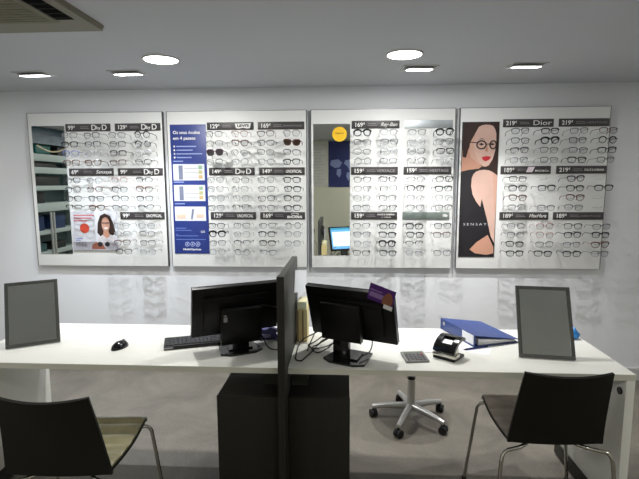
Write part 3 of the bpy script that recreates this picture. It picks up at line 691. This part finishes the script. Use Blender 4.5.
def sheet(label, x, y, rz, z, w=.21, h=.297, lines=True, m=paper_m):
    t = thing('paper_sheet', label, 'paper', (x, y, DZ + z), R(rz), 'papers on the right desk')
    q = MB(); q.box(-w / 2, w / 2, -h / 2, h / 2, 0, .0006); q.obj('sheet', m, t, )
    if lines:
        q = MB()
        for j in range(9):
            a = random.uniform(.25, .46); q.box(-w * .42, -w * .42 + a * w * 1.8, -h * .4 + j * h * .09, -h * .4 + j * h * .09 + .003, .0006, .0008)
        q.obj('printed_lines', mat('ink_grey', (168, 170, 178), .6), t)
    return t
sheet('printed white sheet beside the right monitor, behind the calculator', 2.90, -1.27, -8, .0002)
sheet('printed white sheet overlapping another, left of the hole punch', 2.99, -1.30, 14, .0012)
sheet('white sheet partly under the blue binder, holding a pen', 3.135, -1.335, 66, .0022 - .002, lines=False)
pn = thing('pen', 'dark blue pen lying in front of the blue binder', 'pen', (3.19, -1.405, DZ + .0060), R(22))
MB().cyl((-.055, 0, 0), (.06, 0, 0), .0045, n=12).obj('barrel', mat('pen_blue', (34, 44, 110), .3), pn)
MB().cyl((-.072, 0, 0), (-.055, 0, 0), .0015, .0045, 12).obj('tip', black_m, pn)
MB().cyl((.06, 0, 0), (.072, 0, 0), .0046, .004, 12).obj('cap', black_m, pn)
hp = thing('hole_punch', 'black and chrome two-hole paper punch on the right desk', 'hole punch', (3.030, -1.520, DZ), R(-38)); hp.scale = (1.06, 1.1, 1.0)
q = MB(); q.box(-.052, .052, -.048, .052, .0, .012, .004); q.obj('base_tray', black_m, hp)
q = MB(); q.box(-.056, .056, -.046, .0, .012, .030, .005); q.obj('chrome_bed', chrome_m, hp)
for sx in (-.040, .040):
    q = MB(); q.cyl((sx, -.022, .030), (sx, -.022, .052), .006, n=14); q.obj('punch_pin', chrome_m, hp)
    q = MB(); q.prism([(-.040, .030), (.010, .030), (.004, .062), (-.022, .060)], 'x', sx - .004, sx + .004); q.obj('side_bracket', chrome_m, hp)
def handle():
    q = MB()
    prof = [(-.052, .042), (-.040, .064), (-.012, .088), (.020, .099), (.046, .097), (.060, .086), (.056, .076), (.030, .084), (-.006, .072), (-.032, .052), (-.046, .036)]
    q.prism(prof, 'x', -.052, -.026); q.prism(prof, 'x', .026, .052)
    q.prism([(.012, .0985), (.046, .097), (.060, .086), (.056, .076), (.030, .084), (.014, .080)], 'x', -.026, .026)
    q.prism([(-.052, .042), (-.040, .064), (-.026, .075), (-.022, .062), (-.032, .052), (-.046, .036)], 'x', -.026, .026)
    return q
handle().obj('press_handle', black_gloss, hp)
ca = thing('calculator', 'grey desk calculator with dark keys beside the hole punch', 'calculator', (2.866, -1.545, DZ), R(8))
q = MB(); T = Matrix.Rotation(R(2), 4, 'X') @ Matrix.Diagonal((1, .86, .8, 1)); q.box(-.055, .055, -.066, .066, .003, .016, .004, T); q.obj('case', mat('calc_grey', (126, 126, 124), .4), ca)
q = MB(); q.box(-.045, .045, .038, .058, .0165, .0185, .001, T); q.obj('display', mat('calc_lcd', (120, 128, 112), .2), ca)
for a in range(5):
    for b_ in range(4):
        q = MB(); q.box(-.045 + a * .0186, -.031 + a * .0186, -.058 + b_ * .022, -.042 + b_ * .022, .016, .0205, .0015, T)
        q.obj('key', mat('calc_red', (150, 60, 54), .4) if (a == 4 and b_ == 3) else mat('calc_key', (84, 84, 86), .4), ca)
q = MB(); q.box(-.04, .04, -.05, -.042, 0, .003); q.box(-.04, .04, .035, .043, 0, .005); q.obj('foot_strip', black_rub, ca)
bg = thing('plastic_bag', 'crumpled blue plastic bag on the right desk behind the mirror', 'bag', (3.748, -1.215, DZ + .0005), 0)
q = MB(); q.sph((0, 0, .024), .029, 1.35, 1.1, 1.05, 20)
for v in q.b.verts:
    f_ = 1 + .16 * math.sin(v.co.x * 190 + v.co.z * 120) * math.cos(v.co.y * 170); v.co.x *= f_; v.co.y *= f_; v.co.z = max(0, v.co.z * (1 + .18 * math.sin(v.co.x * 130 + 1)))
q.obj('crumpled_film', mat('bag_blue', (44, 136, 214), .3), bg)

# ---------------------------------------------------------------- beside the divider: notes, file box, cables, packet
nt_ = thing('pinned_notes', 'white paper notes pinned to the right face of the divider', 'papers', (2.2745, -1.38, 1.05), 0)
q = MB(); q.box(0, .0015, -.02, .17, -.035, .080, 0, Matrix.Translation((.007, 0, 0)) @ Matrix.Rotation(R(-13), 4, 'Z') @ Matrix.Rotation(R(-10), 4, 'X')); q.obj('note', paper_m, nt_)
q = MB(); q.box(0, .0012, .03, .185, -.080, .030, 0, Matrix.Translation((.0095, 0, 0)) @ Matrix.Rotation(R(-10), 4, 'Z') @ Matrix.Rotation(R(6), 4, 'X')); q.obj('note', paper_m, nt_)
fb = thing('file_box', 'narrow ochre card file box standing beside the divider', 'file box', (2.309, -1.290, DZ), R(0))
q = MB(); q.box(-.027, .027, -.055, .075, 0, .175, .002); q.obj('box_body', mat('ochre_card', (214, 196, 138), .6, noise=.1, nscale=60, stretch=(8, 1, .3)), fb)
q = MB(); q.box(-.024, .024, -.048, .068, .1755, .215, .004); q.obj('pale_pad', mat('pale_yellow', (248, 240, 196), .6), fb)
for j in range(2):
    q = MB(); q.box(-.024 + j * .026, -.018 + j * .026, -.0565, -.0555, .004, .17); q.obj('edge_stripe', mat('brown_card', (120, 82, 60), .6), fb)
def cable(name_label, pts, r=.0032, m=black_rub):
    q = MB(); P = fillet(pts, .05, 6); q.tube(P, r, 8)
    o = q.obj('cable', m); return tag(o, name_label, 'cable', 'black cables behind the monitors')
z = DZ + .0045
cable('black cable looping on the desk from the divider to the right monitor', [(2.47, -1.44, .80), (2.42, -1.40, .775), (2.37, -1.50, z), (2.33, -1.62, z), (2.30, -1.60, z), (2.295, -1.45, z), (2.305, -1.365, z + .015), (2.40, -1.34, .80), (2.45, -1.36, .86)])
cable('black cable bundled behind the ochre file box', [(2.50, -1.40, .83), (2.44, -1.36, .80), (2.38, -1.38, z + .01), (2.34, -1.40, z), (2.38, -1.46, z), (2.45, -1.43, z + .006), (2.50, -1.39, z + .03)])
cable('black cable tangled between the ochre box and the right monitor base', [(2.50, -1.42, .80), (2.46, -1.45, z + .01), (2.40, -1.52, z), (2.36, -1.47, z + .008), (2.41, -1.40, z + .012), (2.47, -1.38, .79)])
cable('black cable rising behind the right monitor beside the ochre box', [(2.35, -1.50, z + .008), (2.355, -1.42, z + .012), (2.375, -1.36, .79), (2.40, -1.35, .86), (2.44, -1.37, .90)])
cable('black cable curling from the right monitor over its base', [(2.66, -1.475, .840), (2.67, -1.50, .80), (2.655, -1.545, .765), (2.60, -1.61, .764)], .0028)
cable('black cable draped on the left desk beside the divider', [(2.06, -1.37, .84), (2.10, -1.38, .79), (2.15, -1.46, z), (2.20, -1.48, z), (2.225, -1.40, z), (2.19, -1.33, z), (2.12, -1.335, z + .01)])
cable('thin black cable arching from the left monitor to the divider', [(2.07, -1.455, .955), (2.12, -1.44, .965), (2.19, -1.42, .95), (2.225, -1.40, .90), (2.225, -1.36, .80)], .0022)
pk = thing('blue_packet', 'crumpled violet blue packet under the left monitor beside the divider', 'packet', (2.115, -1.295, DZ), R(10))
q = MB(); q.box(-.055, .055, -.025, .025, .0, .060, .010)
bmesh.ops.subdivide_edges(q.b, edges=list(q.b.edges), cuts=2, use_grid_fill=True)
for v in q.b.verts: v.co += Vector((math.sin(v.co.z * 150 + v.co.y * 60), math.cos(v.co.x * 130 + v.co.z * 80), 0)) * .004; v.co.z = max(0, v.co.z * (1 + .1 * math.sin(v.co.x * 90)))
q.obj('packet_body', mat('violet_blue', (92, 92, 160), .35), pk)
q = MB(); q.box(-.03, .02, -.034, -.030, .015, .034, .001); q.obj('pale_print', mat('pale_violet', (170, 170, 210), .4), pk)

# ---------------------------------------------------------------- chairs
def chair(label, loc, rz, seat_m, wb=.203, wt=.179, hb=.345, rc=.07):
    t = thing('visitor_chair', label, 'chair', loc, rz, 'black visitor chairs at the desks')
    # seat: front +y, back at y=-.2
    def seat(u, v, dz=0.0):
        y = -.200 + .420 * v; hw = .198 + .012 * math.sin(PI * v) - .010 * v
        x = (u * 2 - 1) * hw; z = .452 + .012 * v + .010 * (2 * u - 1) ** 2 - .008 * math.sin(PI * v) + dz
        if v > .86: z -= (v - .86) ** 2 * .9
        return (x, y, z)
    q = MB(); q.grid(lambda u, v: seat(u, v), 12, 14, .012); q.obj('seat_shell', chair_m, t)
    q = MB(); q.grid(lambda u, v: Vector(seat(.003 + .994 * u, .05 + .945 * v, .016 + .006 * abs(math.sin(v * PI * 5)) - .010 * (abs(2 * u - 1) ** 6))), 14, 40, .013); q.obj('seat_cushion', seat_m, t)
    def back(u, v):
        hw = wb - (wb - wt) * v; x = (u * 2 - 1) * hw; e = abs(2 * u - 1)
        y = -.200 - rc * v ** 1.2 - .022 * (1 - e ** 2) * v; z = .448 + (hb + .004) * v - .014 * (1 - e ** 1.8) * v
        return (x, y, z)
    q = MB(); q.grid(back, 16, 12, .012); bmesh.ops.recalc_face_normals(q.b, faces=list(q.b.faces)); q.obj('backrest', chair_m, t)
    for sx in (-1, 1):
        q = MB(); q.tube(fillet([(sx * .10, .13, .438), (sx * .205, .17, .447), (sx * .222, .178, .425), (sx * .268, .205, 0.006)], .03, 5), .0085, 10); q.obj('leg', chrome_m, t)
        q = MB(); q.tube(fillet([(sx * .06, -.10, .432), (sx * .120, -.185, .424), (sx * .222, -.215, .416), (sx * .236, -.224, .38), (sx * .262, -.262, 0.006)], .045, 6), .0085, 10); q.obj('leg', chrome_m, t)
        for yy, xx in ((.205, .268), (-.262, .262)):
            q = MB(); q.cyl((sx * xx, yy, 0), (sx * xx, yy, .012), .012, n=12); q.obj('foot_cap', black_rub, t)
    q = MB(); q.tube([(-.13, .14, .436), (.13, .14, .436)], .008, 8); q.tube([(-.09, -.12, .431), (.09, -.12, .431)], .008, 8); q.obj('cross_bar', chrome_m, t)
    return t
chair('black-backed chair with shiny olive seat at the left desk', (1.414, -1.872, 0), R(2.6), olive_m, .209, .171, .339, .063)
chair('black-backed chair with grey padded seat at the right desk', (3.443, -1.548, 0), R(.9), greyseat_m, .203, .179, .347, .084)

# ---------------------------------------------------------------- office stool
s = thing('office_stool', 'swivel office stool with chrome five-star base behind the right desk', 'stool', (2.972, -.735, 0), 0)
q = MB(); q.cyl((0, 0, .075), (0, 0, .115), .036, .032, 24); q.cyl((0, 0, .115), (0, 0, .285), .027, .026, 24); q.obj('column', silver_m, s)
q = MB(); q.cyl((0, 0, .285), (0, 0, .300), .026, n=24); q.cyl((0, 0, .300), (0, 0, .47), .014, n=16); q.obj('gas_lift', black_m, s)
q = MB(); q.cyl((0, 0, .47), (0, 0, .49), .09, .13, 24); q.obj('seat_plate', black_m, s)
q = MB(); q.cyl((0, 0, .49), (0, 0, .535), .185, .19, 32); q.sph((0, 0, .535), .19, 1, 1, .13, 32); q.obj('seat', mat('stool_black', (30, 30, 32), .6), s)
for k in range(5):
    a = R(29 + 72 * k); c_, s_ = math.cos(a), math.sin(a)
    q = MB(); q.tube([(c_ * .02, s_ * .02, .098), (c_ * .14, s_ * .14, .090), (c_ * .252, s_ * .252, .072)], [.024, .020, .016], 10, flat=1.0); ar = q.obj('star_arm', silver_m, s)
    q = MB(); wx, wy = c_ * .247, s_ * .247; b2 = a + R(35 + 40 * k); dx, dy = -math.sin(b2), math.cos(b2)
    for sg in (-1, 1): q.cyl((wx + dx * sg * .004, wy + dy * sg * .004, .026), (wx + dx * sg * .022, wy + dy * sg * .022, .026), .026, n=20)
    q.cyl((wx, wy, .03), (wx, wy, .066), .007, n=10); q.obj('caster', black_rub, s)

# ---------------------------------------------------------------- what the mirrors show: shop shelves, rear poster, notice
sh_m = mat('shelf_grey_green', (168, 182, 180), .5); teal = mat('sign_teal', (24, 70, 92), .4); dk = mat('shelf_back_dark', (104, 122, 124), .6)
sh = thing('shop_shelving', 'grey green shop shelving with a dark teal header on the left wall', 'shelving', (-1.575, -2.5, 0), 0)
q = MB(); q.box(-.165, -.145, -.75, .75, 0, 2.26); q.obj('back_board', dk, sh)
for yy in (-.75, .73):
    q = MB(); q.box(-.145, .165, yy, yy + .02, 0, 2.26); q.obj('upright', sh_m, sh)
for yy in (.04, .10):
    q = MB(); q.box(.166, .184, yy - .012, yy + .012, 0, 1.19); q.obj('post', mat('post_steel', (170, 172, 170), .4), sh)
for zz, th in ((.30, .03), (.62, .05), (.90, .05), (1.20, .11), (1.48, .06), (1.70, .08), (1.86, .09)):
    q = MB(); q.box(-.145, .165, -.73, .73, zz, zz + th, .003); q.obj('shelf', sh_m, sh)
q = MB(); q.box(.166, .18, -.75, .75, 2.205, 2.285); hd = q.obj('header_sign', teal, sh)
q = MB(); q.box(.1665, .172, -.75, .75, 2.08, 2.2045); q.obj('picture_band', mat('band_bluegrey', (112, 128, 140), .5, noise=.25, nscale=14), sh)
grp = 'goods on the shop shelves'
cols = [((30, 52, 92), 'navy'), ((28, 30, 34), 'black'), ((60, 92, 96), 'teal'), ((36, 110, 104), 'green')]
for zz, y0, wy, hz, ci, lab in ((1.95, -.60, .34, .10, 1, 'black box on the top shelf of the shop shelving, room side'), (1.95, -.10, .30, .12, 3, 'green box on the top shelf of the shop shelving, desk side'),
        (1.78, -.20, .55, .05, 1, 'long black box on the upper shelf of the shop shelving'), (1.54, -.25, .50, .11, 1, 'black box on the middle shelf of the shop shelving'),
        (1.31, .10, .16, .14, 1, 'small black box on the waist-high shelf of the shop shelving'), (.95, -.32, .30, .18, 0, 'navy box on the low shelf of the shop shelving, room side'),
        (.95, .14, .24, .18, 0, 'navy box on the low shelf of the shop shelving, desk side'), (.67, -.30, .30, .09, 1, 'flat black box on the bottom shelf of the shop shelving'), (.67, .12, .30, .09, 2, 'flat teal box on the bottom shelf of the shop shelving')):
    cc, cn = cols[ci]
    o = thing('display_box', lab, 'box', (-1.555, -2.5 + y0 + wy / 2, zz + .0005), 0, grp)
    MB().box(-.06, .08, -wy / 2, wy / 2, 0, hz, .003).obj('carton', mat('box_' + cn, cc, .5), o)
    MB().box(-.061, .081, -wy / 2 - .001, wy / 2 + .001, hz, hz + .012, .002).obj('lid', mat('box_' + cn, cc, .5), o)
gl = thing('bead_garland', 'string of cream beads hung across the shop shelving', 'garland', (-1.39, -2.5, 2.06), 0)
q = MB(); q.tube([(0, -.32 + .64 * k / 24, -.07 * math.sin(PI * k / 24)) for k in range(25)], .0015, 5); q.obj('string', black_m, gl)
bm_ = MB().sph((0, 0, 0), .011, n=10).mesh(True, mat('bead_cream', (236, 222, 190), .4))
for k in range(1, 24):
    o = link('bead', bm_, None, gl); o.location = (.004, -.32 + .64 * k / 24, -.07 * math.sin(PI * k / 24))
rp = thing('rear_poster', 'dark blue poster with a pale world map on the wall behind the viewer', 'poster', (2.50, YB + .001, 1.49), 0)
q = MB(); q.box(-.27, .27, 0, .006, 0, .79); q.obj('poster_sheet', mat('poster_navy', (26, 36, 92), .5), rp)
q = MB()
for pts in ([(-.20, .42), (-.12, .47), (-.02, .46), (.0, .40), (-.06, .36), (-.10, .28), (-.14, .33)], [(-.10, .26), (-.05, .25), (-.04, .18), (-.08, .10), (-.11, .18)], [(.03, .42), (.10, .48), (.22, .46), (.24, .38), (.16, .33), (.08, .34)], [(.05, .31), (.12, .31), (.13, .22), (.08, .16), (.05, .22)]):
    q.prism([(-x, z_) for x, z_ in pts], 'y', .006, .0068)
q.obj('printed_map', mat('map_pale', (120, 132, 170), .5), rp)
nb = thing('notice_board', 'pale notice sheet beside the blue map poster', 'notice', (2.07, YB + .001, 1.50), 0)
MB().box(-.13, .13, 0, .004, 0, .74).obj('notice_sheet', mat('notice_grey', (196, 196, 186), .6), nb)
q = MB()
for j in range(12): q.box(-.10, .06 + .04 * math.sin(j * 2.3), .004, .0046, .06 + j * .052, .066 + j * .052)
q.obj('printed_lines', print_grey, nb)
